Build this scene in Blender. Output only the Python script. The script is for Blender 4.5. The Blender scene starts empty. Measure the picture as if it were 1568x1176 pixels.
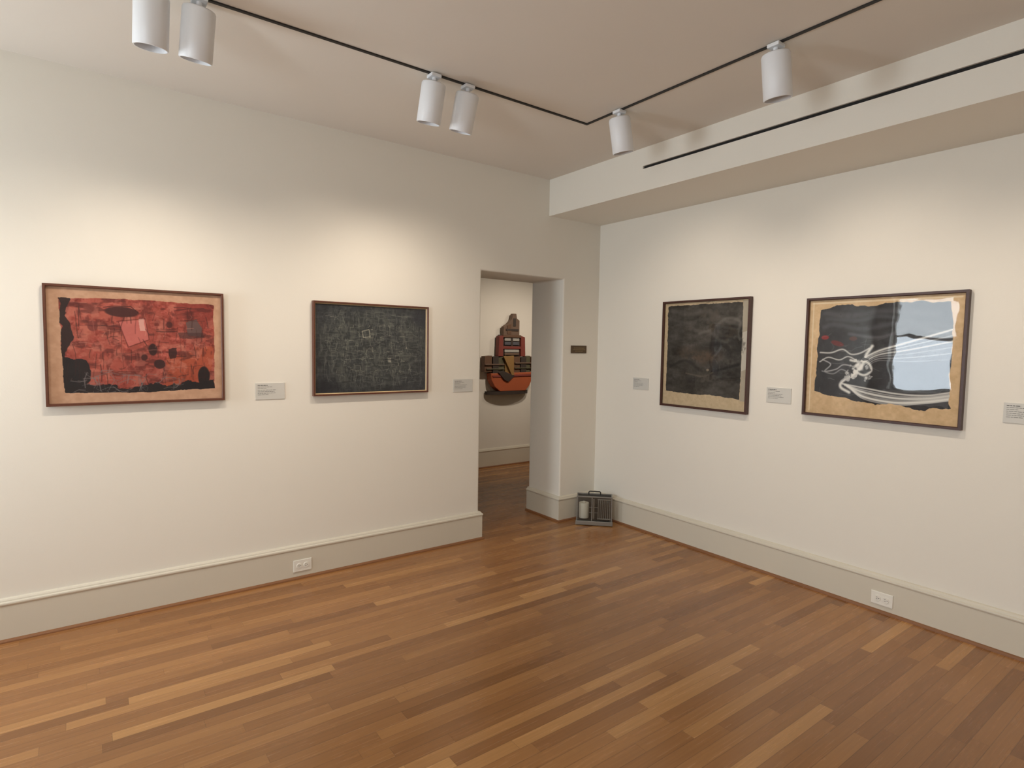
import bpy, bmesh, math, random
import numpy as np
from mathutils import Matrix, Vector
random.seed(7)
scene = bpy.context.scene
col = scene.collection

# ------------------------------------------------------------------ helpers
def s2l(c):
    c = np.asarray(c, dtype=float) / 255.0
    return np.where(c <= 0.04045, c / 12.92, ((c + 0.055) / 1.055) ** 2.4)

def rgb(r, g, b):
    l = s2l((r, g, b)); return (float(l[0]), float(l[1]), float(l[2]), 1.0)

def mat(name, color, rough=0.5, metal=0.0, bump=0.0, bscale=200.0, var=0.0, spec=0.5, coat=0.0):
    m = bpy.data.materials.new(name); m.use_nodes = True
    nt = m.node_tree; b = nt.nodes['Principled BSDF']
    b.inputs['Base Color'].default_value = color
    b.inputs['Roughness'].default_value = rough
    b.inputs['Metallic'].default_value = metal
    b.inputs['Specular IOR Level'].default_value = spec
    b.inputs['Coat Weight'].default_value = coat
    tc = nt.nodes.new('ShaderNodeTexCoord')
    if bump > 0:
        n = nt.nodes.new('ShaderNodeTexNoise'); n.inputs['Scale'].default_value = bscale
        n.inputs['Detail'].default_value = 3
        nt.links.new(tc.outputs['Object'], n.inputs['Vector'])
        bp = nt.nodes.new('ShaderNodeBump'); bp.inputs['Strength'].default_value = bump
        bp.inputs['Distance'].default_value = 0.002
        nt.links.new(n.outputs['Fac'], bp.inputs['Height'])
        nt.links.new(bp.outputs['Normal'], b.inputs['Normal'])
    if var > 0:
        n2 = nt.nodes.new('ShaderNodeTexNoise'); n2.inputs['Scale'].default_value = 3.0 if bscale < 500 else 30
        n2.inputs['Detail'].default_value = 4
        nt.links.new(tc.outputs['Object'], n2.inputs['Vector'])
        mx = nt.nodes.new('ShaderNodeMix'); mx.data_type = 'RGBA'
        mx.inputs[6].default_value = tuple(c * (1 - var) for c in color[:3]) + (1,)
        mx.inputs[7].default_value = tuple(min(1, c * (1 + var)) for c in color[:3]) + (1,)
        nt.links.new(n2.outputs['Fac'], mx.inputs[0])
        nt.links.new(mx.outputs[2], b.inputs['Base Color'])
    return m

def mesh_obj(name, verts, faces, m=None, parent=None, smooth=False, recalc=True):
    me = bpy.data.meshes.new(name); me.from_pydata([tuple(v) for v in verts], [], faces)
    me.update()
    if recalc:
        bm = bmesh.new(); bm.from_mesh(me)
        bmesh.ops.recalc_face_normals(bm, faces=bm.faces); bm.to_mesh(me); bm.free()
    if smooth:
        for p in me.polygons: p.use_smooth = True
    ob = bpy.data.objects.new(name, me); col.objects.link(ob)
    if m: me.materials.append(m)
    if parent: ob.parent = parent
    return ob

BF = [(0, 1, 2, 3), (4, 7, 6, 5), (0, 4, 5, 1), (1, 5, 6, 2), (2, 6, 7, 3), (3, 7, 4, 0)]
def boxes(name, bl, m, parent=None, bevel=0.0):
    vs, fs = [], []
    for (x0, x1, y0, y1, z0, z1) in bl:
        o = len(vs)
        vs += [(x0, y0, z0), (x1, y0, z0), (x1, y1, z0), (x0, y1, z0), (x0, y0, z1), (x1, y0, z1), (x1, y1, z1), (x0, y1, z1)]
        fs += [tuple(i + o for i in f) for f in BF]
    ob = mesh_obj(name, vs, fs, m, parent)
    if bevel: bev(ob, bevel)
    return ob

def bev(ob, w, seg=2, ang=0.6):
    b = ob.modifiers.new('bevel', 'BEVEL'); b.width = w; b.segments = seg
    b.limit_method = 'ANGLE'; b.angle_limit = ang
    return ob

def prism_xz(name, pts, y0, y1, m, parent=None, bevel=0.0):
    n = len(pts)
    vs = [(p[0], y0, p[1]) for p in pts] + [(p[0], y1, p[1]) for p in pts]
    fs = [tuple(range(n)), tuple(range(2 * n - 1, n - 1, -1))]
    fs += [(i, (i + 1) % n, (i + 1) % n + n, i + n) for i in range(n)]
    ob = mesh_obj(name, vs, fs, m, parent)
    if bevel: bev(ob, bevel)
    return ob

def lathe(name, prof, m, parent=None, seg=40, smooth=True):
    vs, fs = [], []
    n = len(prof)
    for i in range(seg):
        a = 2 * math.pi * i / seg
        for r, z in prof: vs.append((r * math.cos(a), r * math.sin(a), z))
    for i in range(seg):
        j = (i + 1) % seg
        for k in range(n - 1):
            fs.append((i * n + k, j * n + k, j * n + k + 1, i * n + k + 1))
    ob = mesh_obj(name, vs, fs, m, parent, smooth)
    bm = bmesh.new(); bm.from_mesh(ob.data)
    bmesh.ops.remove_doubles(bm, verts=bm.verts, dist=1e-5)
    bmesh.ops.recalc_face_normals(bm, faces=bm.faces)
    for e in bm.edges:
        if len(e.link_faces) == 2 and e.calc_face_angle() > 0.6: e.smooth = False
    bm.to_mesh(ob.data); bm.free()
    return ob

def sweep(name, path, prof, m, parent=None):
    """profile (distance to the right of travel, z) swept along plan path with mitres"""
    P = [Vector(p) for p in path]; n = len(P); rings = []
    for i, p in enumerate(P):
        def nrm(a, b):
            d = (b - a).normalized(); return Vector((d.y, -d.x))
        if i == 0: mv = nrm(P[0], P[1])
        elif i == n - 1: mv = nrm(P[-2], P[-1])
        else:
            n1, n2 = nrm(P[i - 1], p), nrm(p, P[i + 1]); mv = (n1 + n2) / (1 + n1.dot(n2))
        rings.append([(p.x + mv.x * d, p.y + mv.y * d, z) for d, z in prof])
    k = len(prof); vs = [v for r in rings for v in r]; fs = []
    for i in range(n - 1):
        for j in range(k):
            fs.append((i * k + j, i * k + (j + 1) % k, (i + 1) * k + (j + 1) % k, (i + 1) * k + j))
    fs += [tuple(range(k)), tuple(range((n - 1) * k, n * k))]
    return mesh_obj(name, vs, fs, m, parent)

def tube(name, pts, r, m, parent=None, cyclic=False):
    cu = bpy.data.curves.new(name, 'CURVE'); cu.dimensions = '3D'; cu.bevel_depth = r; cu.bevel_resolution = 3
    cu.use_fill_caps = True
    sp = cu.splines.new('POLY'); sp.points.add(len(pts) - 1)
    for q, p in zip(sp.points, pts): q.co = (*p, 1)
    sp.use_cyclic_u = cyclic
    ob = bpy.data.objects.new(name, cu); col.objects.link(ob); cu.materials.append(m)
    if parent: ob.parent = parent
    return ob

def empty(name, loc, rotz=0.0):
    e = bpy.data.objects.new(name, None); e.location = loc; e.rotation_euler = (0, 0, rotz)
    e.empty_display_size = 0.1; col.objects.link(e); return e

# ------------------------------------------------------------------ dimensions
WY, WX = 3.749, 3.706           # picture wall with doorway / right wall
LX, RY = -2.0, -2.2             # wall with window / wall behind the viewer
ZC, ZS, SX = 2.865, 2.573, 3.117
DX0, DX1, DZ = 2.46, 3.29, 2.075
TH = 0.43
FY = 5.95
BR_X0, BR_X1, BR_Z = 1.4, 6.2, 2.75

# ------------------------------------------------------------------ materials
M_wall = mat('wall_paint', rgb(234, 229, 218), 0.75, bump=0.12, bscale=260, var=0.008, spec=0.2)
M_ceil = mat('ceiling_paint', rgb(227, 220, 210), 0.85, bump=0.1, bscale=200, var=0.01, spec=0.15)
M_base = mat('baseboard_paint', rgb(212, 205, 189), 0.4, bump=0.04, bscale=60, var=0.01, spec=0.4)
M_white = mat('lamp_white', rgb(232, 233, 235), 0.4, spec=0.4)
M_black = mat('slot_black', rgb(14, 13, 12), 0.7)
M_track = mat('track_black', rgb(30, 27, 24), 0.6)
M_plastic = mat('outlet_white', rgb(235, 232, 222), 0.35)
M_dark = mat('dark_plastic', rgb(25, 24, 24), 0.4)
M_label = mat('label_card', rgb(206, 204, 197), 0.5)
M_ink = mat('label_ink', rgb(70, 68, 66), 0.7)
M_bronze = mat('plaque_bronze', rgb(92, 74, 54), 0.45, metal=0.4, bump=0.1, bscale=300)
M_shoe = mat('shoe_wood', rgb(134, 90, 56), 0.45, bump=0.05, bscale=80, var=0.12)
M_winframe = mat('window_paint', rgb(225, 222, 215), 0.5)

def wood_mat(name, c1, c2, rough=0.4):
    m = mat(name, c1, rough); nt = m.node_tree; b = nt.nodes['Principled BSDF']
    tc = nt.nodes.new('ShaderNodeTexCoord'); mp = nt.nodes.new('ShaderNodeMapping')
    mp.inputs['Scale'].default_value = (12, 60, 12)
    n = nt.nodes.new('ShaderNodeTexNoise'); n.inputs['Scale'].default_value = 6; n.inputs['Detail'].default_value = 6
    mx = nt.nodes.new('ShaderNodeMix'); mx.data_type = 'RGBA'
    mx.inputs[6].default_value = c1; mx.inputs[7].default_value = c2
    nt.links.new(tc.outputs['Object'], mp.inputs[0]); nt.links.new(mp.outputs[0], n.inputs['Vector'])
    nt.links.new(n.outputs['Fac'], mx.inputs[0]); nt.links.new(mx.outputs[2], b.inputs['Base Color'])
    return m
M_frameA = wood_mat('frame_walnut_red', rgb(78, 44, 32), rgb(108, 64, 46))
M_frameB = wood_mat('frame_walnut_dark', rgb(54, 31, 25), rgb(78, 45, 35))

# glass pane: Schlick mix that behaves the same from both sides
M_glass = bpy.data.materials.new('picture_glazing'); M_glass.use_nodes = True
nt = M_glass.node_tree; nt.nodes.clear()
o = nt.nodes.new('ShaderNodeOutputMaterial'); mx = nt.nodes.new('ShaderNodeMixShader')
tr = nt.nodes.new('ShaderNodeBsdfTransparent'); gl = nt.nodes.new('ShaderNodeBsdfGlossy'); gl.inputs['Roughness'].default_value = 0.018
lw = nt.nodes.new('ShaderNodeLayerWeight'); lw.inputs['Blend'].default_value = 0.5
pw = nt.nodes.new('ShaderNodeMath'); pw.operation = 'POWER'; pw.inputs[1].default_value = 5
ma = nt.nodes.new('ShaderNodeMath'); ma.operation = 'MULTIPLY_ADD'; ma.inputs[1].default_value = .95; ma.inputs[2].default_value = .038
nt.links.new(lw.outputs['Facing'], pw.inputs[0]); nt.links.new(pw.outputs[0], ma.inputs[0])
nt.links.new(ma.outputs[0], mx.inputs[0]); nt.links.new(tr.outputs[0], mx.inputs[1]); nt.links.new(gl.outputs[0], mx.inputs[2])
tcg = nt.nodes.new('ShaderNodeTexCoord'); ng = nt.nodes.new('ShaderNodeTexNoise'); ng.inputs['Scale'].default_value = 4.5
bg = nt.nodes.new('ShaderNodeBump'); bg.inputs['Strength'].default_value = 0.12; bg.inputs['Distance'].default_value = 0.01
nt.links.new(tcg.outputs['Object'], ng.inputs['Vector']); nt.links.new(ng.outputs['Fac'], bg.inputs['Height'])
nt.links.new(bg.outputs['Normal'], gl.inputs['Normal'])
nt.links.new(mx.outputs[0], o.inputs[0])

# floor boards
M_floor = bpy.data.materials.new('oak_strip_floor'); M_floor.use_nodes = True
nt = M_floor.node_tree; b = nt.nodes['Principled BSDF']; N = nt.nodes; Lk = nt.links
def math_n(op, a, bb=None, c=None):
    n = N.new('ShaderNodeMath'); n.operation = op
    for i, v in enumerate((a, bb, c)):
        if v is None: continue
        if isinstance(v, (int, float)): n.inputs[i].default_value = v
        else: Lk.new(v, n.inputs[i])
    return n.outputs[0]
tc = N.new('ShaderNodeTexCoord'); sp = N.new('ShaderNodeSeparateXYZ'); Lk.new(tc.outputs['Object'], sp.inputs[0])
fx, fy = sp.outputs[0], sp.outputs[1]
BW = 0.057
ry = math_n('DIVIDE', fy, BW); row = math_n('FLOOR', ry); fr_y = math_n('FRACT', ry)
wn = N.new('ShaderNodeTexWhiteNoise'); wn.noise_dimensions = '1D'; Lk.new(row, wn.inputs['W'])
off = math_n('MULTIPLY', wn.outputs['Value'], 7.3)
px = math_n('ADD', math_n('DIVIDE', fx, 0.85), off); pl = math_n('FLOOR', px); fr_x = math_n('FRACT', px)
cb = N.new('ShaderNodeCombineXYZ'); Lk.new(row, cb.inputs[0]); Lk.new(pl, cb.inputs[1])
wn2 = N.new('ShaderNodeTexWhiteNoise'); wn2.noise_dimensions = '2D'; Lk.new(cb.outputs[0], wn2.inputs['Vector'])
rmp = N.new('ShaderNodeValToRGB'); Lk.new(wn2.outputs['Value'], rmp.inputs[0])
cr = rmp.color_ramp
cr.elements[0].position = 0; cr.elements[0].color = rgb(132, 88, 49)
cr.elements[1].position = 1; cr.elements[1].color = rgb(188, 139, 86)
for p_, c_ in ((0.12, (143, 97, 56)), (0.5, (155, 107, 62)), (0.88, (167, 118, 70))):
    e = cr.elements.new(p_); e.color = rgb(*c_)
cg = N.new('ShaderNodeCombineXYZ')
Lk.new(math_n('ADD', math_n('MULTIPLY', fx, 3.0), math_n('MULTIPLY', wn2.outputs['Value'], 50)), cg.inputs[0])
Lk.new(math_n('MULTIPLY', fy, 90.0), cg.inputs[1])
gn = N.new('ShaderNodeTexNoise'); gn.inputs['Scale'].default_value = 1.0; gn.inputs['Detail'].default_value = 6; gn.inputs['Distortion'].default_value = 0.6
Lk.new(cg.outputs[0], gn.inputs['Vector'])
gm = N.new('ShaderNodeMapRange'); gm.inputs[1].default_value = 0.3; gm.inputs[2].default_value = 0.7; gm.inputs[3].default_value = 0.9; gm.inputs[4].default_value = 1.08
Lk.new(gn.outputs['Fac'], gm.inputs[0])
ey = math_n('MINIMUM', fr_y, math_n('SUBTRACT', 1.0, fr_y)); gy = math_n('SMOOTH_MIN', math_n('DIVIDE', ey, 0.03), 1.0, 0.1)
ex = math_n('MINIMUM', fr_x, math_n('SUBTRACT', 1.0, fr_x)); gx = math_n('MINIMUM', math_n('DIVIDE', ex, 0.0014), 1.0)
gap = math_n('MULTIPLY_ADD', math_n('MULTIPLY', gy, gx), 0.5, 0.5)
fac = math_n('MULTIPLY', gm.outputs[0], gap)
vm = N.new('ShaderNodeVectorMath'); vm.operation = 'SCALE'; Lk.new(rmp.outputs[0], vm.inputs[0]); Lk.new(fac, vm.inputs['Scale'])
Lk.new(vm.outputs[0], b.inputs['Base Color'])
b.inputs['Specular IOR Level'].default_value = 0.55
rr = N.new('ShaderNodeMapRange'); rr.inputs[3].default_value = 0.2; rr.inputs[4].default_value = 0.32; Lk.new(gn.outputs['Fac'], rr.inputs[0]); Lk.new(rr.outputs[0], b.inputs['Roughness'])
bp = N.new('ShaderNodeBump'); bp.inputs['Strength'].default_value = 0.15; bp.inputs['Distance'].default_value = 0.001
Lk.new(gap, bp.inputs['Height']); Lk.new(bp.outputs[0], b.inputs['Normal'])

# ------------------------------------------------------------------ shell
boxes('floor', [(LX - .2, BR_X1 + .1, RY - .2, FY + .15, -0.1, 0.0)], M_floor)
boxes('ceiling', [(LX - .2, WX + .15, RY - .2, WY + TH, ZC, ZC + .1)], M_ceil)
o = prism_xz('wall_left', [(LX - .2, -.04), (DX0, -.04), (DX0, DZ), (DX1, DZ), (DX1, -.04), (WX + .15, -.04), (WX + .15, ZC + .04), (LX - .2, ZC + .04)], WY, WY + TH, M_wall)
bev(o, 0.012, 3)
boxes('wall_right', [(WX, WX + .15, RY - .2, WY, 0, ZC)], M_wall)
boxes('wall_rear', [(LX - .2, WX, RY - .2, RY, 0, ZC)], M_wall)
W1 = (2.79, 3.56, .96, 2.32); W2 = (0.35, 1.12, .96, 2.32)  # second opening is an unseen window, added for daylight fill
bl = [(LX - .2, LX, RY, W2[0], 0, ZC), (LX - .2, LX, W2[1], W1[0], 0, ZC), (LX - .2, LX, W1[1], WY, 0, ZC)]
for w in (W1, W2):
    bl += [(LX - .2, LX, w[0], w[1], 0, w[2]), (LX - .2, LX, w[0], w[1], w[3], ZC)]
boxes('wall_window_side', bl, M_wall)
MS = 1.733
for i, w in enumerate((W1, W2)):
    e = empty('window_%d' % (i + 1), (LX, (w[0] + w[1]) / 2, (w[2] + w[3]) / 2))
    hw, hh = (w[1] - w[0]) / 2, (w[3] - w[2]) / 2; t = .035; ms = MS - (w[2] + w[3]) / 2
    boxes('sash', [(-.12, -.08, -hw, -hw + t, -hh, hh), (-.12, -.08, hw - t, hw, -hh, hh), (-.12, -.08, -hw, hw, hh - t, hh),
                   (-.12, -.08, -hw, hw, -hh, -hh + t), (-.12, -.07, -hw, hw, ms - .02, ms + .02)], M_winframe, e)
    c = .09
    boxes('casing', [(0, .02, -hw - c, -hw, -hh - .02, hh + c), (0, .02, hw, hw + c, -hh - .02, hh + c), (0, .02, -hw, hw, hh, hh + c),
                     (-.02, .05, -hw - c, hw + c, -hh - .04, -hh)], M_winframe, e, .003)
SL = (2.724, 2.744); SY = 2.76
boxes('ceiling_soffit', [(SX + .06, WX, RY, WY, ZS, ZC), (SX, SX + .06, SY, WY, ZS, ZC),
                  (SX, SX + .06, RY, SY, ZS, SL[0]), (SX, SX + .06, RY, SY, SL[1], ZC)], M_wall)
boxes('soffit_slot_diffuser', [(SX + .012, SX + .058, RY, SY, SL[0], SL[1])], M_black)

boxes('wall_far', [(BR_X0, BR_X1, FY, FY + .15, 0, BR_Z)], M_wall)
boxes('wall_far_left', [(BR_X0 - .1, BR_X0, WY + TH, FY, 0, BR_Z)], M_wall)
boxes('wall_far_right', [(BR_X1, BR_X1 + .1, WY + TH, FY, 0, BR_Z), (WX + .15, BR_X1, WY + TH - .1, WY + TH, 0, BR_Z)], M_wall)
boxes('ceiling_far', [(BR_X0 - .1, BR_X1 + .1, WY + TH, FY + .15, BR_Z, BR_Z + .1)], M_ceil)

BP = [(0, 0), (.022, 0), (.022, .183), (.026, .187), (.0275, .193), (.026, .199), (.018, .203), (.016, .209), (.011, .215), (0, .218)]
SH = [(.022, 0), (.036, 0), (.035, .007), (.031, .013), (.022, .016)]
def base(nm, path, hs=1.0):
    sweep('baseboard_' + nm, path, [(d, z * hs) for d, z in BP], M_base)
    sweep('trim_shoe_' + nm, path, SH, M_shoe)
base('left', [(LX, WY), (DX0, WY), (DX0, WY + TH)])
base('right', [(DX1, WY + TH), (DX1, WY), (WX, WY), (WX, RY)])
base('rear', [(WX, RY), (LX, RY), (LX, WY)])
base('far', [(BR_X0, WY + TH), (BR_X0, FY), (BR_X1, FY)], 1.08)

TY, TX = 2.688, 2.519
boxes('ceiling_light_track', [(-1.9, TX + .008, TY - .008, TY + .008, ZC - .006, ZC + .01), (TX - .008, TX + .008, RY + .2, TY - .008, ZC - .006, ZC + .01)], M_track)

# ------------------------------------------------------------------ track lights
SPOTC = (1.0, 0.865, 0.72)
def track_light(x, y, tilt, target, energy, size=98):
    e = empty('track_light', (x, y, ZC))
    boxes('adapter', [(-.028, .028, -.028, .028, -.022, -.006)], M_white, e, .003)
    lathe('stem', [(0, -.02), (.011, -.02), (.011, -.065), (0, -.065)], M_white, e, 20)
    R = .061; L = .195
    body = lathe('housing', [(0, 0), (R - .012, 0), (R - .004, -.004), (R, -.012), (R, -L + .003), (R - .002, -L), (R - .006, -L), (R - .008, -L + .05), (0, -L + .05)], M_white, e, 48)
    body.location = (0, 0, -.043)
    body.rotation_euler = (tilt[1], -tilt[0], 0)
    lens = lathe('lens', [(0, -L + .046), (R - .01, -L + .046)], M_dark, e, 32)
    lens.location = body.location; lens.rotation_euler = body.rotation_euler
    tip = Vector((x, y, ZC - .043)) + body.rotation_euler.to_matrix() @ Vector((0, 0, -L - .012))
    ld = bpy.data.lights.new('beam', 'SPOT'); ld.energy = energy; ld.spot_size = math.radians(size); ld.spot_blend = 1.0
    ld.shadow_soft_size = 0.03; ld.color = SPOTC
    lo = bpy.data.objects.new('beam', ld); col.objects.link(lo); lo.parent = e
    lo.location = tip - Vector((x, y, ZC))
    d = Vector(target) - tip
    lo.rotation_euler = d.to_track_quat('-Z', 'Y').to_euler()
    return e
EA = 30
track_light(.249, TY, (-.02, .18), (-.1, WY, .95), EA)
track_light(.411, TY, (-.05, .27), (.55, WY, .95), EA)
track_light(1.465, TY, (-.03, .25), (1.3, WY, 1.15), EA)
track_light(1.665, TY, (-.05, .30), (1.9, WY, 1.15), EA)
track_light(TX, 2.42, (.22, .0), (WX, 2.7, 1.15), EA)
track_light(TX, 1.48, (.18, .0), (WX, 1.5, 1.1), EA * 1.3)
track_light(TX, .35, (.18, .0), (WX, .3, 1.1), EA)  # head out of view, added as fill for the right wall
track_light(-.95, TY, (.0, .2), (-1.0, WY, 1.0), EA * .8)  # another unseen head, added to light the rest of the left wall

# ------------------------------------------------------------------ art raster
class Art:
    def __init__(s, W, H, seed):
        s.W, s.H = W, H; s.rng = np.random.RandomState(seed)
        s.U, s.V = np.meshgrid((np.arange(W) + .5) / W, (np.arange(H) + .5) / H)
        s.asp = H / W
        s.C = np.zeros((H, W, 3))
    def noise(s, fx, fy=None, octs=4, gain=.55):
        fy = fy or fx * s.asp; out = np.zeros((s.H, s.W)); a = 1; tot = 0
        for o in range(octs):
            nx, ny = max(2, int(fx * 2 ** o) + 2), max(2, int(fy * 2 ** o) + 2)
            g = s.rng.rand(ny + 1, nx + 1)
            X = s.U * (nx - 1e-6); Y = s.V * (ny - 1e-6); xi = X.astype(int); yi = Y.astype(int)
            tx = X - xi; ty = Y - yi; tx = tx * tx * (3 - 2 * tx); ty = ty * ty * (3 - 2 * ty)
            out += a * ((g[yi, xi] * (1 - tx) + g[yi, xi + 1] * tx) * (1 - ty) + (g[yi + 1, xi] * (1 - tx) + g[yi + 1, xi + 1] * tx) * ty)
            tot += a; a *= gain
        return out / tot
    def blend(s, a, c):
        a = np.clip(a, 0, 1)[..., None]; s.C = s.C * (1 - a) + np.asarray(c, float) * a
    def mask(s, pts, rough=.012, freq=14):
        wu = s.U + (s.noise(freq, octs=3) - .5) * rough * 2; wv = s.V + (s.noise(freq, octs=3) - .5) * rough * 2 / s.asp
        m = np.zeros((s.H, s.W), bool); n = len(pts); j = n - 1
        for i in range(n):
            xi, yi = pts[i]; xj, yj = pts[j]
            if yi != yj:
                m ^= ((yi > wv) != (yj > wv)) & (wu < (xj - xi) * (wv - yi) / (yj - yi) + xi)
            j = i
        return m.astype(float)
    def poly(s, pts, c, a=1, rough=.012, freq=14): s.blend(s.mask(pts, rough, freq) * a, c)
    def patches(s, n, box, size, cols, a, asp=(.5, 2.0), warp=.03, rot=.15):
        """loose brushed patches with broken edges"""
        tex = s.noise(26, octs=3)
        wu = s.U + (s.noise(18, octs=3) - .5) * warp; wv = s.V + (s.noise(18, octs=3) - .5) * warp
        for _ in range(n):
            r = s.rng; cx = box[0] + r.rand() * (box[2] - box[0]); cy = box[1] + r.rand() * (box[3] - box[1])
            sx_ = size * (.3 + r.rand()); sy_ = sx_ * (asp[0] + r.rand() * (asp[1] - asp[0])); an = r.randn() * rot
            du = wu - cx; dv = (wv - cy) * s.asp
            x = du * math.cos(an) + dv * math.sin(an); y = -du * math.sin(an) + dv * math.cos(an)
            q = (np.abs(x) / sx_) ** 2.5 + (np.abs(y) / sy_) ** 2.5
            m = np.clip((1 - q) * 4, 0, 1) * np.clip((tex - .3 - r.rand() * .15) * 5, 0, 1)
            s.blend(m * a * (.4 + .6 * r.rand()), cols[r.randint(len(cols))])
    def ell(s, cx, cy, rx, ry, c, a=1, rot=0, rough=.1, soft=.15):
        du = s.U - cx; dv = (s.V - cy) * s.asp; ry_ = ry * s.asp
        x = du * math.cos(rot) + dv * math.sin(rot); y = -du * math.sin(rot) + dv * math.cos(rot)
        d = np.sqrt((x / rx) ** 2 + (y / ry_) ** 2) + (s.noise(12, octs=3) - .5) * rough * 2
        s.blend(np.clip((1 - d) / soft, 0, 1) * a, c)
    def line(s, pts, w, c, a=1, dry=0):
        D = np.full((s.H, s.W), 9.0)
        for (x0, y0), (x1, y1) in zip(pts[:-1], pts[1:]):
            ax, ay, bx, by = x0, y0 * s.asp, x1, y1 * s.asp
            i0 = max(0, int((min(x0, x1) - 3 * w) * s.W)); i1 = min(s.W, int((max(x0, x1) + 3 * w) * s.W) + 2)
            j0 = max(0, int((min(y0, y1) - 3 * w / s.asp) * s.H)); j1 = min(s.H, int((max(y0, y1) + 3 * w / s.asp) * s.H) + 2)
            if i1 <= i0 or j1 <= j0: continue
            X = s.U[j0:j1, i0:i1]; Y = s.V[j0:j1, i0:i1] * s.asp
            L2 = (bx - ax) ** 2 + (by - ay) ** 2 + 1e-12
            t = np.clip(((X - ax) * (bx - ax) + (Y - ay) * (by - ay)) / L2, 0, 1)
            d = np.hypot(X - ax - t * (bx - ax), Y - ay - t * (by - ay))
            D[j0:j1, i0:i1] = np.minimum(D[j0:j1, i0:i1], d)
        m = np.clip(1.3 - D / w, 0, 1) * a
        if dry: m = m * np.clip((s.noise(40, octs=2) - .5 + (1 - dry)) * 4, 0, 1)
        s.blend(m, c)
    def curve(s, pts, w, c, a=1, n=8, dry=0):
        P = [np.array(p, float) for p in pts]; P = [2 * P[0] - P[1]] + P + [2 * P[-1] - P[-2]]; out = []
        for i in range(1, len(P) - 2):
            for t in np.linspace(0, 1, n, endpoint=False):
                p0, p1, p2, p3 = P[i - 1:i + 3]
                out.append(tuple(.5 * ((2 * p1) + (-p0 + p2) * t + (2 * p0 - 5 * p1 + 4 * p2 - p3) * t * t + (-p0 + 3 * p1 - 3 * p2 + p3) * t ** 3)))
        out.append(tuple(P[-2])); s.line(out, w, c, a, dry)
    def scribble(s, n, box, l, w, c, a, vert=.5, jit=.01):
        r = s.rng
        for _ in range(n):
            x = box[0] + r.rand() * (box[2] - box[0]); y = box[1] + r.rand() * (box[3] - box[1]); ll = l * (.3 + r.rand())
            if r.rand() < vert: e = (x + r.randn() * jit, y + ll / s.asp)
            else: e = (x + ll, y + r.randn() * jit)
            e = (min(e[0], box[2]), min(e[1], box[3]))
            mid = ((x + e[0]) / 2 + r.randn() * jit * .4, (y + e[1]) / 2 + r.randn() * jit * .4)
            s.line([(x, y), mid, e], w * (.6 + r.rand() * .8), c, a * (.4 + .6 * r.rand()))

M_art = bpy.data.materials.new('print_ink_on_paper'); M_art.use_nodes = True
nt = M_art.node_tree; at = nt.nodes.new('ShaderNodeAttribute'); at.attribute_name = 'ink'
nt.links.new(at.outputs['Color'], nt.nodes['Principled BSDF'].inputs['Base Color'])
nt.nodes['Principled BSDF'].inputs['Roughness'].default_value = 0.65
nt.nodes['Principled BSDF'].inputs['Specular IOR Level'].default_value = 0.2

def framed(name, art, w, h, loc, rotz, M_fr, fw, inner=None):
    """frame origin at centre, x right, -y out of wall"""
    e = empty(name, loc, rotz); hw, hh = w / 2, h / 2; D = .034
    prof = [(0, 0), (0, D), (fw * .8, D), (fw, D - .004), (fw, D - .014), (fw * .5, D - .016), (fw * .5, 0)]
    vs, fs = [], []; k = len(prof)
    for sx, sz in ((-1, -1), (1, -1), (1, 1), (-1, 1)):
        for d, y in prof: vs.append((sx * (hw - d), -y, sz * (hh - d)))
    for i in range(4):
        j = (i + 1) % 4
        for q in range(k): fs.append((i * k + q, j * k + q, j * k + (q + 1) % k, i * k + (q + 1) % k))
    mesh_obj('frame', vs, fs, M_fr, e)
    if inner:
        f2 = fw + .005; vs = []
        prof2 = [(fw - .001, D - .006), (f2, D - .016), (f2, D - .022), (fw - .001, D - .022)]
        for sx, sz in ((-1, -1), (1, -1), (1, 1), (-1, 1)):
            for d, y in prof2: vs.append((sx * (hw - d), -y, sz * (hh - d)))
        fs = []
        for i in range(4):
            j = (i + 1) % 4
            for q in range(4): fs.append((i * 4 + q, j * 4 + q, j * 4 + (q + 1) % 4, i * 4 + (q + 1) % 4))
        mesh_obj('fillet', vs, fs, inner, e)
    iw, ih = w - fw * 1.2, h - fw * 1.2; W, H = art.W, art.H
    X = (np.arange(W) / (W - 1) - .5) * iw; Z = (.5 - np.arange(H) / (H - 1)) * ih
    XX, ZZ = np.meshgrid(X, Z); co = np.stack([XX, np.full_like(XX, -(D - .018)), ZZ], -1).reshape(-1, 3)
    idx = np.arange(W * H).reshape(H, W)
    q = np.stack([idx[:-1, :-1], idx[1:, :-1], idx[1:, 1:], idx[:-1, 1:]], -1).reshape(-1, 4)
    me = bpy.data.meshes.new('print_sheet'); me.from_pydata(co.tolist(), [], q.tolist())
    ca = me.color_attributes.new('ink', 'FLOAT_COLOR', 'POINT')
    c = np.ones((W * H, 4), np.float32); c[:, :3] = s2l(np.clip(art.C, 0, 255)).reshape(-1, 3)
    ca.data.foreach_set('color', c.ravel()); me.materials.append(M_art); me.update()
    ob = bpy.data.objects.new('print_sheet', me); col.objects.link(ob); ob.parent = e
    g = fw * .9
    mesh_obj('glazing', [(-hw + g, -(D - .012), -hh + g), (hw - g, -(D - .012), -hh + g), (hw - g, -(D - .012), hh - g), (-hw + g, -(D - .012), hh - g)], [(0, 1, 2, 3)], M_glass, e, recalc=False)
    return e

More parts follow.
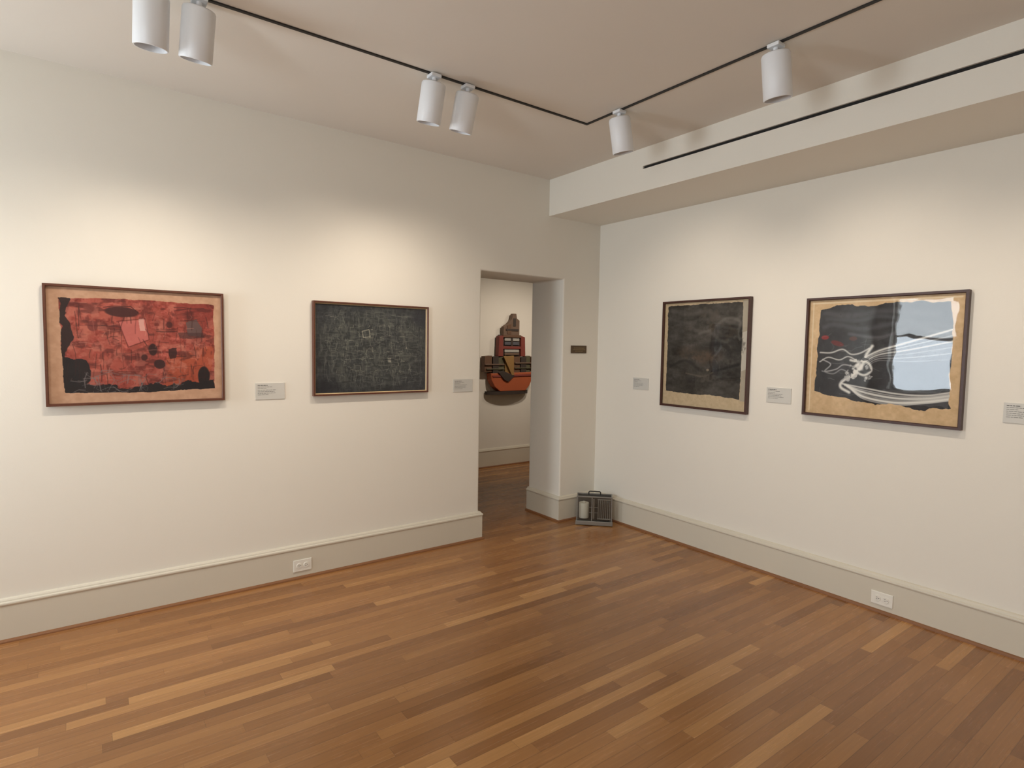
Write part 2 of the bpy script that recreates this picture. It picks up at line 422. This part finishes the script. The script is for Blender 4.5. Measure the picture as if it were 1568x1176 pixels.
# --- art 1: red abstract
a = Art(480, 362, 3); n1 = a.noise(6); n2 = a.noise(30, octs=3); n3 = a.noise(110, octs=2)
paper = np.array((194, 154, 126)) + ((n2 - .5) * 26)[..., None]
a.C = np.array((148, 66, 56)) + (n1 - .5)[..., None] * np.array((76, 56, 50)) + (n2 - .5)[..., None] * np.array((84, 64, 56)) + (n3 - .5)[..., None] * 44
a.patches(26, (.1, .12, .92, .8), .15, [(172, 84, 72), (132, 54, 47), (174, 96, 78), (150, 66, 54)], .55, warp=.12, rot=.6)
a.poly([(.7, .09), (.95, .09), (.95, .3), (.72, .27)], (128, 50, 44), .6, .05)
a.poly([(.64, .55), (.94, .48), (.93, .86), (.62, .88)], (168, 80, 50), .6, .05)
a.poly([(.24, .5), (.5, .52), (.52, .8), (.22, .82)], (176, 86, 72), .45, .06)
a.patches(22, (.1, .12, .92, .85), .022, [(188, 118, 102), (84, 34, 32), (196, 134, 114), (100, 40, 38)], .6, (.5, 2.6), .1, .6)
a.blend(np.clip((a.noise(7, 18) - .58) * 6, 0, .6), (78, 32, 30))
a.blend(np.clip((a.noise(20, 8) - .60) * 6, 0, .5), (84, 34, 32))
a.blend(np.clip((a.noise(14, 12) - .58) * 5, 0, .4), (194, 122, 104))
a.ell(.40, .20, .10, .048, (66, 32, 32), .95, .05, .05)
a.line([(.3, .165), (.36, .15), (.45, .15), (.49, .2)], .003, (50, 20, 20), .8)
a.poly([(.38, .29), (.53, .255), (.545, .44), (.43, .50)], (190, 104, 96), .9, .006)
a.line([(.37, .285), (.53, .25), (.55, .44), (.43, .51), (.38, .29)], .003, (96, 36, 34), .8)
a.poly([(.49, .26), (.52, .25), (.53, .36), (.50, .36)], (216, 176, 164), .7, .005)
a.poly([(.77, .27), (.84, .24), (.87, .33), (.86, .41), (.78, .39)], (96, 78, 76), .9, .01)
a.poly([(.72, .37), (.88, .36), (.88, .41), (.73, .42)], (66, 42, 42), .6, .01)
a.ell(.57, .53, .028, .06, (44, 24, 26), .9); a.ell(.61, .66, .035, .045, (48, 26, 28), .9); a.ell(.52, .60, .02, .03, (54, 26, 28), .8)
a.poly([(.66, .52), (.71, .51), (.71, .6), (.67, .61)], (46, 26, 28), .8)
a.ell(.67, .30, .02, .03, (64, 30, 30), .7); a.ell(.24, .33, .03, .05, (100, 42, 40), .7)
a.poly([(.07, .10), (.12, .1), (.11, .3), (.135, .45), (.10, .62), (.075, .6)], (34, 24, 26), .9, .03)
a.poly([(.075, .6), (.1, .6), (.13, .62), (.16, .74), (.2, .83), (.33, .85), (.45, .87), (.55, .83), (.66, .86), (.78, .82), (.86, .84), (.94, .81), (.945, .93), (.5, .93), (.075, .93)], (26, 24, 28), .96, .02, 30)
a.poly([(.12, .62), (.2, .62), (.235, .72), (.21, .86), (.1, .86)], (28, 26, 30), .94, .02)
a.ell(.878, .78, .04, .10, (26, 22, 26), .95)
a.scribble(100, (.1, .12, .93, .84), .10, .0026, (60, 26, 26), .7, .75)
a.scribble(50, (.12, .12, .9, .8), .07, .0022, (198, 136, 118), .55, .4)
a.scribble(60, (.1, .72, .75, .9), .08, .0026, (120, 112, 112), .75, .5, .03)
pm = a.mask([(.07, .10), (.5, .085), (.945, .10), (.95, .5), (.945, .895), (.5, .915), (.085, .905), (.075, .5)], .006, 20)[..., None]
a.C = paper * (1 - pm) + a.C * pm
ART1 = a
# --- art 2: dark scratch
a = Art(480, 354, 11); n1 = a.noise(5); n2 = a.noise(40, octs=3); n3 = a.noise(120, octs=2)
a.C[:] = np.array((42, 44, 50)); a.C += ((n1 - .5) * 26 + (n2 - .5) * 26 + (n3 - .5) * 16)[..., None]
cen = np.clip(1.8 - np.hypot((a.U - .5) / .5, (a.V - .47) / .5) * 1.25, 0, 1)
a.blend(cen * .45, (72, 76, 71))
a.blend(np.clip((a.noise(60, 16) - .52) * 6, 0, .45) * cen, (100, 103, 95))
a.blend(np.clip((a.noise(16, 60) - .54) * 6, 0, .45) * cen, (95, 98, 91))
a.patches(40, (.1, .1, .9, .86), .05, [(36, 38, 44), (82, 85, 79), (60, 63, 62), (32, 34, 38)], .45, warp=.08, rot=.4)
a.scribble(330, (.05, .06, .95, .92), .10, .0022, (114, 117, 109), .6, .5, .014)
a.scribble(200, (.09, .1, .92, .88), .06, .002, (146, 147, 136), .6, .5, .014)
a.scribble(80, (.24, .2, .8, .8), .03, .0022, (176, 172, 154), .65, .5, .008)
for k in range(14):
    x, y = .2 + a.rng.rand() * .58, .2 + a.rng.rand() * .5; w_ = .015 + a.rng.rand() * .04; h_ = w_ * 1.3
    a.line([(x, y), (x + w_, y), (x + w_, y + h_), (x, y + h_), (x, y)], .002, (158, 156, 141), .5)
a.line([(.4, .30), (.46, .28), (.47, .36), (.41, .37), (.4, .30)], .004, (186, 182, 162), .75); a.poly([(.63, .60), (.66, .60), (.66, .65), (.63, .65)], (172, 168, 152), .7, .004)
a.scribble(90, (.08, .08, .93, .88), .08, .004, (28, 30, 36), .7, .5, .015)
a.ell(.94, .12, .12, .14, (36, 38, 48), .6, 0, .2, .6); a.ell(.1, .92, .16, .1, (32, 34, 40), .6, 0, .2, .6)
ART2 = a
# --- art 3: dark vertical
a = Art(380, 412, 21); n1 = a.noise(4); n2 = a.noise(40, octs=3); n3 = a.noise(9, 22)
a.C[:] = (190, 170, 138); a.C += ((n2 - .5) * 24)[..., None]
pm = a.mask([(.045, .035), (.5, .03), (.925, .03), (.93, .5), (.925, .885), (.6, .87), (.3, .875), (.045, .86), (.05, .4)], .008, 22)
d = np.array((58, 55, 51)) + ((n1 - .5) * 38 + (n3 - .5) * 50 + (n2 - .5) * 20)[..., None]
a.C = a.C * (1 - pm[..., None]) + d * pm[..., None]
a.poly([(.925, .02), (.985, .02), (.985, .9), (.93, .9)], (158, 152, 138), .8, .004)
a.poly([(.93, .3), (.985, .28), (.985, .62), (.93, .64)], (206, 204, 196), .5, .004)
a.ell(.45, .5, .3, .1, (92, 72, 55), .6, .1, .25, .7)
a.ell(.55, .42, .25, .05, (40, 39, 37), .7, -.2, .2, .6)
a.curve([(.1, .08), (.3, .12), (.55, .11), (.8, .2), (.9, .16)], .024, (94, 91, 86), .5, dry=.5)
a.curve([(.45, .3), (.6, .26), (.75, .17), (.9, .2), (.88, .3), (.91, .36)], .018, (108, 105, 100), .55, dry=.5)
a.curve([(.4, .27), (.58, .29), (.72, .38), (.86, .33)], .022, (92, 89, 84), .5, dry=.5)
a.curve([(.08, .16), (.3, .2), (.5, .17), (.7, .24), (.88, .27)], .018, (84, 82, 78), .45, dry=.5)
a.curve([(.1, .62), (.3, .56), (.5, .66), (.66, .64), (.9, .58)], .016, (34, 33, 31), .8)
a.curve([(.3, .68), (.5, .70), (.62, .66)], .009, (112, 102, 86), .5, dry=.4)
a.ell(.56, .64, .018, .012, (150, 136, 114), .7)
a.patches(34, (.08, .06, .9, .84), .08, [(42, 41, 39), (80, 75, 68), (72, 63, 52), (38, 37, 36)], .5, (.3, 1.0), .12, .6)
a.scribble(60, (.08, .06, .88, .83), .12, .003, (82, 79, 74), .35, .3, .03)
ART3 = a
# --- art 4: black with white strokes
a = Art(480, 420, 33); n1 = a.noise(5); n2 = a.noise(40, octs=3)
a.C[:] = (204, 174, 134); a.C += ((n2 - .5) * 26 + (n1 - .5) * 24)[..., None]
a.line([(.03, .035), (.97, .035)], .006, (226, 210, 180), .8)
a.line([(.035, .03), (.035, .97)], .005, (226, 210, 180), .8)
pm = a.mask([(.09, .10), (.2, .06), (.45, .075), (.7, .05), (.92, .07), (.93, .3), (.925, .6), (.94, .86), (.85, .87), (.8, .90), (.6, .86), (.45, .875), (.3, .84), (.17, .83), (.07, .80), (.075, .55), (.08, .3)], .014, 18)
base_c = a.C.copy()
a.C = np.array((46, 46, 50)) + ((n1 - .5) * 34 + (n2 - .5) * 20)[..., None]
gr = (94, 95, 98)
a.curve([(.12, .12), (.3, .15), (.55, .12), (.85, .16)], .024, gr, .5, dry=.5)
a.curve([(.14, .17), (.35, .19), (.5, .16), (.7, .2)], .018, (76, 78, 82), .7, dry=.4)
a.curve([(.12, .24), (.2, .22), (.4, .26), (.6, .22), (.9, .24)], .02, (84, 86, 90), .6, dry=.5)
a.curve([(.3, .3), (.5, .33), (.7, .26), (.9, .30)], .014, (108, 108, 110), .5, dry=.4)
a.poly([(.40, .50), (.55, .40), (.93, .28), (.93, .50), (.62, .52)], (100, 102, 106), .35, .02)
a.poly([(.3, .74), (.5, .76), (.93, .74), (.92, .86), (.6, .85)], (116, 118, 120), .35, .02)
a.ell(.13, .33, .03, .02, (140, 40, 42), .9); a.ell(.22, .38, .05, .022, (112, 38, 38), .8, .3); a.ell(.33, .34, .03, .02, (96, 60, 54), .7)
wc = (226, 225, 218)
for k in range(6):   # streaks sweeping from the knot to the upper right
    y1 = .27 + .045 * k
    a.curve([(.38 + .01 * k, .52 + .012 * k), (.50, .44 + .016 * k), (.68, .37 + .03 * k), (.94, y1)], (.008, .004, .006, .003, .004, .003)[k], wc, (.9, .6, .8, .5, .5, .4)[k], dry=.3)
for k in range(6):   # streaks sweeping from the foot to the lower right
    a.curve([(.27 + .01 * k, .72 + .005 * k), (.42, .745 + .018 * k), (.62, .775 + .018 * k), (.80, .775 + .012 * k), (.94, .74 + .012 * k)], (.007, .004, .010, .004, .012, .005)[k], wc, (.85, .6, .9, .5, .95, .6)[k], dry=.25)
a.curve([(.46, .40), (.42, .48), (.40, .56), (.34, .64), (.27, .70), (.26, .75), (.32, .79)], .013, wc, .95, dry=.15)
a.curve([(.10, .46), (.18, .46), (.26, .43), (.32, .47), (.38, .46), (.44, .42)], .007, wc, .8, dry=.3)
a.curve([(.10, .54), (.16, .50), (.24, .52), (.30, .49), (.36, .52)], .006, wc, .75, dry=.3)
a.curve([(.12, .52), (.18, .56), (.14, .62), (.22, .60), (.27, .56), (.34, .57)], .006, (180, 180, 178), .8, dry=.3)
a.curve([(.12, .62), (.2, .64), (.26, .6), (.31, .64), (.26, .70)], .006, (160, 160, 160), .7, dry=.3)
a.curve([(.32, .52), (.38, .54), (.34, .59), (.41, .64), (.46, .60), (.44, .54), (.38, .52)], .011, wc, .9, dry=.2)
a.ell(.38, .57, .035, .05, (234, 232, 226), .85, -.6, .4, .3); a.ell(.35, .64, .022, .04, (230, 228, 222), .8, .4, .3)
a.patches(30, (.29, .48, .47, .70), .013, [(234, 232, 226), (34, 34, 38), (180, 180, 178), (40, 40, 44)], .9, warp=.06, rot=.8)
a.scribble(40, (.1, .3, .9, .82), .10, .0024, (170, 170, 168), .4, .2, .03)
a.C = base_c * (1 - pm[..., None]) + a.C * pm[..., None]
ART4 = a

M_fillet = mat('fillet_cream', rgb(206, 182, 140), .5, var=.05)
framed('framed_red_abstract_print', ART1, .815, .615, (.258, WY, 1.470), 0, M_frameA, .013)
framed('framed_dark_scratch_print', ART2, .815, .605, (1.588, WY, 1.468), 0, M_frameA, .011, M_fillet)
framed('framed_black_vertical_print', ART3, .745, .810, (WX, 2.636, 1.463), -math.pi / 2, M_frameB, .016)
framed('framed_black_white_stroke_print', ART4, .835, .730, (WX, 1.460, 1.466), -math.pi / 2, M_frameB, .016)

# ------------------------------------------------------------------ labels, outlets, plaque
def label(x, z, wall, w=.17, h=.10):
    e = empty('wall_label', (x, WY, z) if wall == 'A' else (WX, x, z), 0 if wall == 'A' else -math.pi / 2)
    boxes('card', [(-w / 2, w / 2, -.005, 0, -h / 2, h / 2)], M_label, e, .0008)
    r = random.Random(int(x * 100)); bl = []
    z0 = h / 2 - .014
    for i in range(7):
        zz = z0 - i * .0095; L = (.45, .6, .35, .8, .72, .78, .5)[i] * (w - .03) * (.85 + .15 * r.random())
        t = .0034 if i == 0 else .0018
        xx = -w / 2 + .012; xe = xx + L
        while xx < xe:
            ww = .006 + r.random() * .014; bl.append((xx, min(xx + ww, xe), -.0056, -.005, zz - t / 2, zz + t / 2)); xx += ww + .0025
    boxes('text_lines', bl, M_ink, e)
label(.925, 1.205, 'A'); label(2.305, 1.203, 'A', .17, .095); label(-.44, 1.205, 'A')
label(3.235, 1.212, 'B', .165, .095); label(2.05, 1.207, 'B'); label(.795, 1.212, 'B')

def outlet(loc, rotz):
    e = empty('wall_outlet', loc, rotz)
    boxes('cover_plate', [(-.0575, .0575, -.006, 0, -.038, .038)], M_plastic, e, .003)
    for sx in (-1, 1):
        c = lathe('receptacle', [(0, .009), (.0165, .009), (.0175, .007), (.0175, 0)], M_plastic, e, 32)
        c.rotation_euler = (math.pi / 2, 0, 0); c.location = (sx * .0215, 0, 0)
        boxes('slots', [(sx * .0215 - .007, sx * .0215 + .001, -.0095, -.0085, .004, .006), (sx * .0215 - .007, sx * .0215 + .001, -.0095, -.0085, -.006, -.004),
                        (sx * .0215 + .006, sx * .0215 + .010, -.0095, -.0085, -.002, .002)], M_dark, e)
outlet((1.105, WY - .022, .085), 0)
outlet((WX - .022, 1.365, .082), -math.pi / 2)
e = empty('wall_plaque', (3.475, WY, 1.485))
boxes('plate', [(-.09, .09, -.008, 0, -.033, .033)], M_bronze, e, .002)
M_gold = mat('plaque_letters', rgb(150, 128, 92), .4, metal=.5)
bl = []
for r_, L in ((.012, .12), (-.002, .14), (-.015, .09)):
    xx = -L / 2
    while xx < L / 2: bl.append((xx, xx + .007, -.009, -.008, r_ - .003, r_ + .003)); xx += .0105
boxes('lettering', bl, M_gold, e)

# ------------------------------------------------------------------ ship assemblage in far room
def sx(p): return 3.90 + (p - 737) * .01013
def sz(p): return 1.91 - (p - 481) * .00828
SCX, SCZ = 4.28, 1.4
ship = empty('ship_assemblage_sculpture', (SCX, FY, SCZ))
def sp_(name, pts, d0, d1, m, bevel=.003): return prism_xz(name, [(sx(p[0]) - SCX, sz(p[1]) - SCZ) for p in pts], -d1, -d0, m, ship, bevel)
def sm(name, c, v=.18): return mat(name, rgb(*c), .6, bump=.3, bscale=60, var=v)
c_tan = sm('ship_tan', (112, 90, 74)); c_red = sm('ship_red', (126, 58, 48)); c_dk = sm('ship_dark', (62, 52, 46)); c_or = sm('ship_orange', (172, 88, 52))
c_yel = sm('ship_ochre', (146, 112, 64)); c_gr = sm('ship_olive', (90, 86, 64)); c_br = sm('ship_brown', (104, 76, 56)); c_wh = sm('ship_white', (168, 164, 156)); c_bl = sm('ship_blue', (84, 84, 90))
sp_('funnel', [(779, 481), (784, 481), (785, 488), (789, 491), (789, 514), (765, 514), (765, 501), (771, 497), (777, 490)], .03, .09, c_tan, .006)
sp_('funnel_band', [(768, 504), (787, 504), (787, 507), (768, 507)], .085, .1, c_dk)
sp_('funnel_side', [(770, 499), (776, 496), (776, 512), (770, 512)], .085, .098, c_br)
sp_('funnel_slot', [(779, 488), (783, 488), (783, 500), (779, 500)], .085, .096, c_dk)
sp_('cabin_back', [(758, 518), (762, 513), (793, 513), (797, 520), (797, 545), (758, 545)], .01, .07, c_dk)
sp_('cabin_post_left', [(758, 515), (764, 514), (764, 545), (757, 545)], .03, .1, c_red)
sp_('cabin_post_right', [(791, 514), (797, 516), (798, 545), (791, 545)], .03, .1, c_red)
sp_('cabin_rail', [(764, 513), (791, 513), (791, 517), (764, 517)], .05, .1, c_br)
sp_('cabin_rail_lower', [(764, 530), (791, 530), (791, 534), (764, 534)], .05, .095, c_red)
for i, (y0, y1, m) in enumerate(((518, 522, c_wh), (523.5, 528, c_bl), (535, 539, c_wh), (540, 543, c_tan))):
    sp_('cabin_shelf_%d' % i, [(767, y0), (789, y0), (789, y1), (767, y1)], .06, .088, m)
sp_('cabin_divider', [(776, 518), (779, 518), (779, 530), (776, 530)], .06, .094, c_dk)
xs = [(737, 748, c_br), (748, 757, c_dk), (757, 766, c_gr), (766, 780, c_yel), (780, 790, c_br), (790, 799, c_dk), (799, 806, c_gr), (806, 812, c_br)]
for i, (x0, x1, m) in enumerate(xs):
    y0 = 545 + (i % 3); y1 = 571 - (3 if i in (0, 7) else 0)
    sp_('deck_plank_%d' % i, [(x0 + .3, y0), (x1 - .3, y0 - 1), (x1 - .3, y1), (x0 + .3, y1)], .02, .10 + .012 * (i % 2), m)
sp_('deck_strip', [(737, 556), (765, 556), (765, 558), (737, 558)], .1, .122, c_tan)
sp_('deck_strip_low', [(739, 563), (765, 563), (765, 564.5), (739, 564.5)], .1, .122, c_gr)
sp_('deck_strip_right', [(781, 554), (812, 554), (812, 556), (781, 556)], .1, .122, c_tan)
sp_('deck_strip_right_low', [(781, 562), (811, 562), (811, 563.5), (781, 563.5)], .1, .122, c_gr)
sp_('hull', [(745, 570), (809, 569), (808, 579), (804, 589), (798, 597), (759, 597), (751, 590), (746, 580)], .02, .12, c_or, .008)
sp_('hull_brace', [(755, 569), (761, 566), (779, 574), (770, 583), (764, 580)], .115, .14, c_dk)
sp_('hull_brace_long', [(762, 545), (766, 544), (779, 572), (775, 574)], .12, .14, c_yel)
sp_('hull_stripe', [(747, 573), (808, 572), (807, 575), (748, 576)], .118, .13, c_red)
pts = [(sx(775) - SCX + .325 * math.cos(t), -.02 - .11 * math.sin(t)) for t in np.linspace(0, math.pi, 24)]
n = len(pts); z0, z1 = sz(602) - SCZ, sz(597) - SCZ
mesh_obj('base_shelf', [(p[0], p[1], z0) for p in pts] + [(p[0], p[1], z1) for p in pts], [tuple(range(n)), tuple(range(2 * n - 1, n - 1, -1))] + [(i, (i + 1) % n, (i + 1) % n + n, i + n) for i in range(n)], c_dk, ship)
boxes('back_cleat', [(-.15, .15, -.03, 0, -.42, .1)], c_dk, ship)

# ------------------------------------------------------------------ hygrothermograph by the corner
M_steel = mat('brushed_steel', rgb(150, 150, 146), .35, metal=.7, bump=.05, bscale=90)
M_panel = mat('instrument_grey', rgb(84, 82, 78), .4, metal=.3)
M_drum = mat('chart_paper', rgb(214, 210, 198), .6)
M_clear = bpy.data.materials.new('acrylic_cover'); M_clear.use_nodes = True
nt = M_clear.node_tree; nt.nodes.clear()
o = nt.nodes.new('ShaderNodeOutputMaterial'); mx = nt.nodes.new('ShaderNodeMixShader'); tr = nt.nodes.new('ShaderNodeBsdfTransparent'); gl = nt.nodes.new('ShaderNodeBsdfGlossy')
tr.inputs[0].default_value = (.95, .96, .95, 1); gl.inputs['Roughness'].default_value = .05; mx.inputs[0].default_value = .05
nt.links.new(tr.outputs[0], mx.inputs[1]); nt.links.new(gl.outputs[0], mx.inputs[2]); nt.links.new(mx.outputs[0], o.inputs[0])
dv = empty('hygrothermograph', (3.505, 3.535, 0), -math.pi / 4)
hw = .155
boxes('base_tray', [(-hw, hw, -.075, .06, .012, .034)], M_panel, dv, .004)
boxes('feet', [(sxx - .012, sxx + .012, yy - .01, yy + .01, 0, .013) for sxx in (-.13, .13) for yy in (-.055, .045)], M_dark, dv)
boxes('front_lip', [(-hw, hw, -.085, -.075, .006, .04)], M_steel, dv, .002)
fr_t = .008
boxes('cover_frame', [(sxx - fr_t / 2, sxx + fr_t / 2, yy - fr_t / 2, yy + fr_t / 2, .034, .245) for sxx in (-.145, -.02, .145) for yy in (-.065, .05)] +
      [(-.149, .149, yy - fr_t / 2, yy + fr_t / 2, .238, .248) for yy in (-.065, .05)] + [(sxx - .004, sxx + .004, -.065, .05, .238, .248) for sxx in (-.145, .145)], M_steel, dv, .0015)
boxes('cover_panes', [(-.141, -.024, -.0655, -.0645, .034, .238), (-.016, .141, -.0655, -.0645, .034, .238)], M_clear, dv)
boxes('rear_panel', [(-.141, .141, .046, .05, .034, .238)], M_panel, dv)
dr = lathe('chart_drum', [(0, 0), (.04, 0), (.042, .004), (.042, .126), (.04, .13), (.012, .13), (.012, .14), (0, .14)], M_drum, dv, 40); dr.location = (-.088, -.01, .05)
boxes('movement_housing', [(.03, .13, -.04, .04, .034, .19)], M_dark, dv, .005)
boxes('sensor_cage', [(.03 + i * .016, .036 + i * .016, -.052, -.044, .05, .22) for i in range(7)] + [(.026, .136, -.053, -.043, .215, .223), (.026, .136, -.053, -.043, .05, .058)], M_steel, dv, .001)
boxes('pen_arm', [(-.05, .03, -.058, -.054, .105, .109), (-.05, .03, -.058, -.054, .15, .154), (-.012, .0, -.05, .0, .05, .21)], M_steel, dv)
tube('carry_handle', [(-.05, 0, .246), (-.05, 0, .268), (-.042, 0, .276), (.042, 0, .276), (.05, 0, .268), (.05, 0, .246)], .005, M_dark, dv)

# ------------------------------------------------------------------ lights
def area(name, loc, rot, sx_, sy_, P, c):
    ld = bpy.data.lights.new(name, 'AREA'); ld.shape = 'RECTANGLE'; ld.size = sx_; ld.size_y = sy_; ld.energy = P; ld.color = c
    o = bpy.data.objects.new(name, ld); col.objects.link(o); o.location = loc; o.rotation_euler = rot
    return o
for w in (W1, W2):
    # sky lamps at upper (set dimmer) and lower sash; second window's pair is added fill
    area('window_daylight_upper', (LX - .22, (w[0] + w[1]) / 2, (MS + w[3]) / 2), (math.pi / 2, 0, -math.pi / 2), w[1] - w[0], w[3] - MS, 22, (.88, .96, 1.0))
    area('window_daylight_lower', (LX - .22, (w[0] + w[1]) / 2, (MS + w[2]) / 2), (math.pi / 2, 0, -math.pi / 2), w[1] - w[0], MS - w[2], 42, (.82, .92, 1.0))
def far_spot(x, y, tgt, P):
    e = empty('track_light_far_room', (x, y, BR_Z))
    lathe('housing', [(0, 0), (.055, 0), (.06, -.01), (.06, -.18), (.054, -.18), (.05, -.14), (0, -.14)], M_white, e, 32)
    ld = bpy.data.lights.new('beam', 'SPOT'); ld.energy = P; ld.spot_size = math.radians(85); ld.spot_blend = 1; ld.shadow_soft_size = .06; ld.color = SPOTC
    lo = bpy.data.objects.new('beam', ld); col.objects.link(lo); lo.parent = e; lo.location = (0, 0, -.2)
    lo.rotation_euler = (Vector(tgt) - Vector((x, y, BR_Z - .2))).to_track_quat('-Z', 'Y').to_euler()
far_spot(4.0, 4.45, (4.25, FY, 1.3), 80)
far_spot(5.2, 4.45, (5.0, FY, 1.3), 45)
ld = bpy.data.lights.new('unseen_fill_light', 'AREA'); ld.shape = 'DISK'; ld.size = .5; ld.energy = 22; ld.color = (1, .88, .76)  # fill light without a fixture, added behind the viewer to brighten the room
lo = bpy.data.objects.new('unseen_fill_light', ld); col.objects.link(lo); lo.location = (-.6, -.9, ZC - .02)

w = bpy.data.worlds.new('sky'); scene.world = w; w.use_nodes = True
w.node_tree.nodes['Background'].inputs[0].default_value = (.6, .75, 1, 1); w.node_tree.nodes['Background'].inputs[1].default_value = 1.0

# ------------------------------------------------------------------ camera
cd = bpy.data.cameras.new('camera'); cam = bpy.data.objects.new('camera', cd); col.objects.link(cam)
R = Matrix(((0.8053, 0.02497, -0.59235), (-0.59266, 0.06082, -0.80315), (0.01597, 0.99784, 0.06378))).to_4x4()
cam.matrix_world = Matrix.Translation((0, 0, 1.5)) @ R
cd.sensor_fit = 'HORIZONTAL'; cd.sensor_width = 36; cd.lens = 894.1 / 1568 * 36; cd.clip_start = .05
scene.camera = cam
scene.view_settings.view_transform = 'Standard'
scene.view_settings.exposure = -0.2
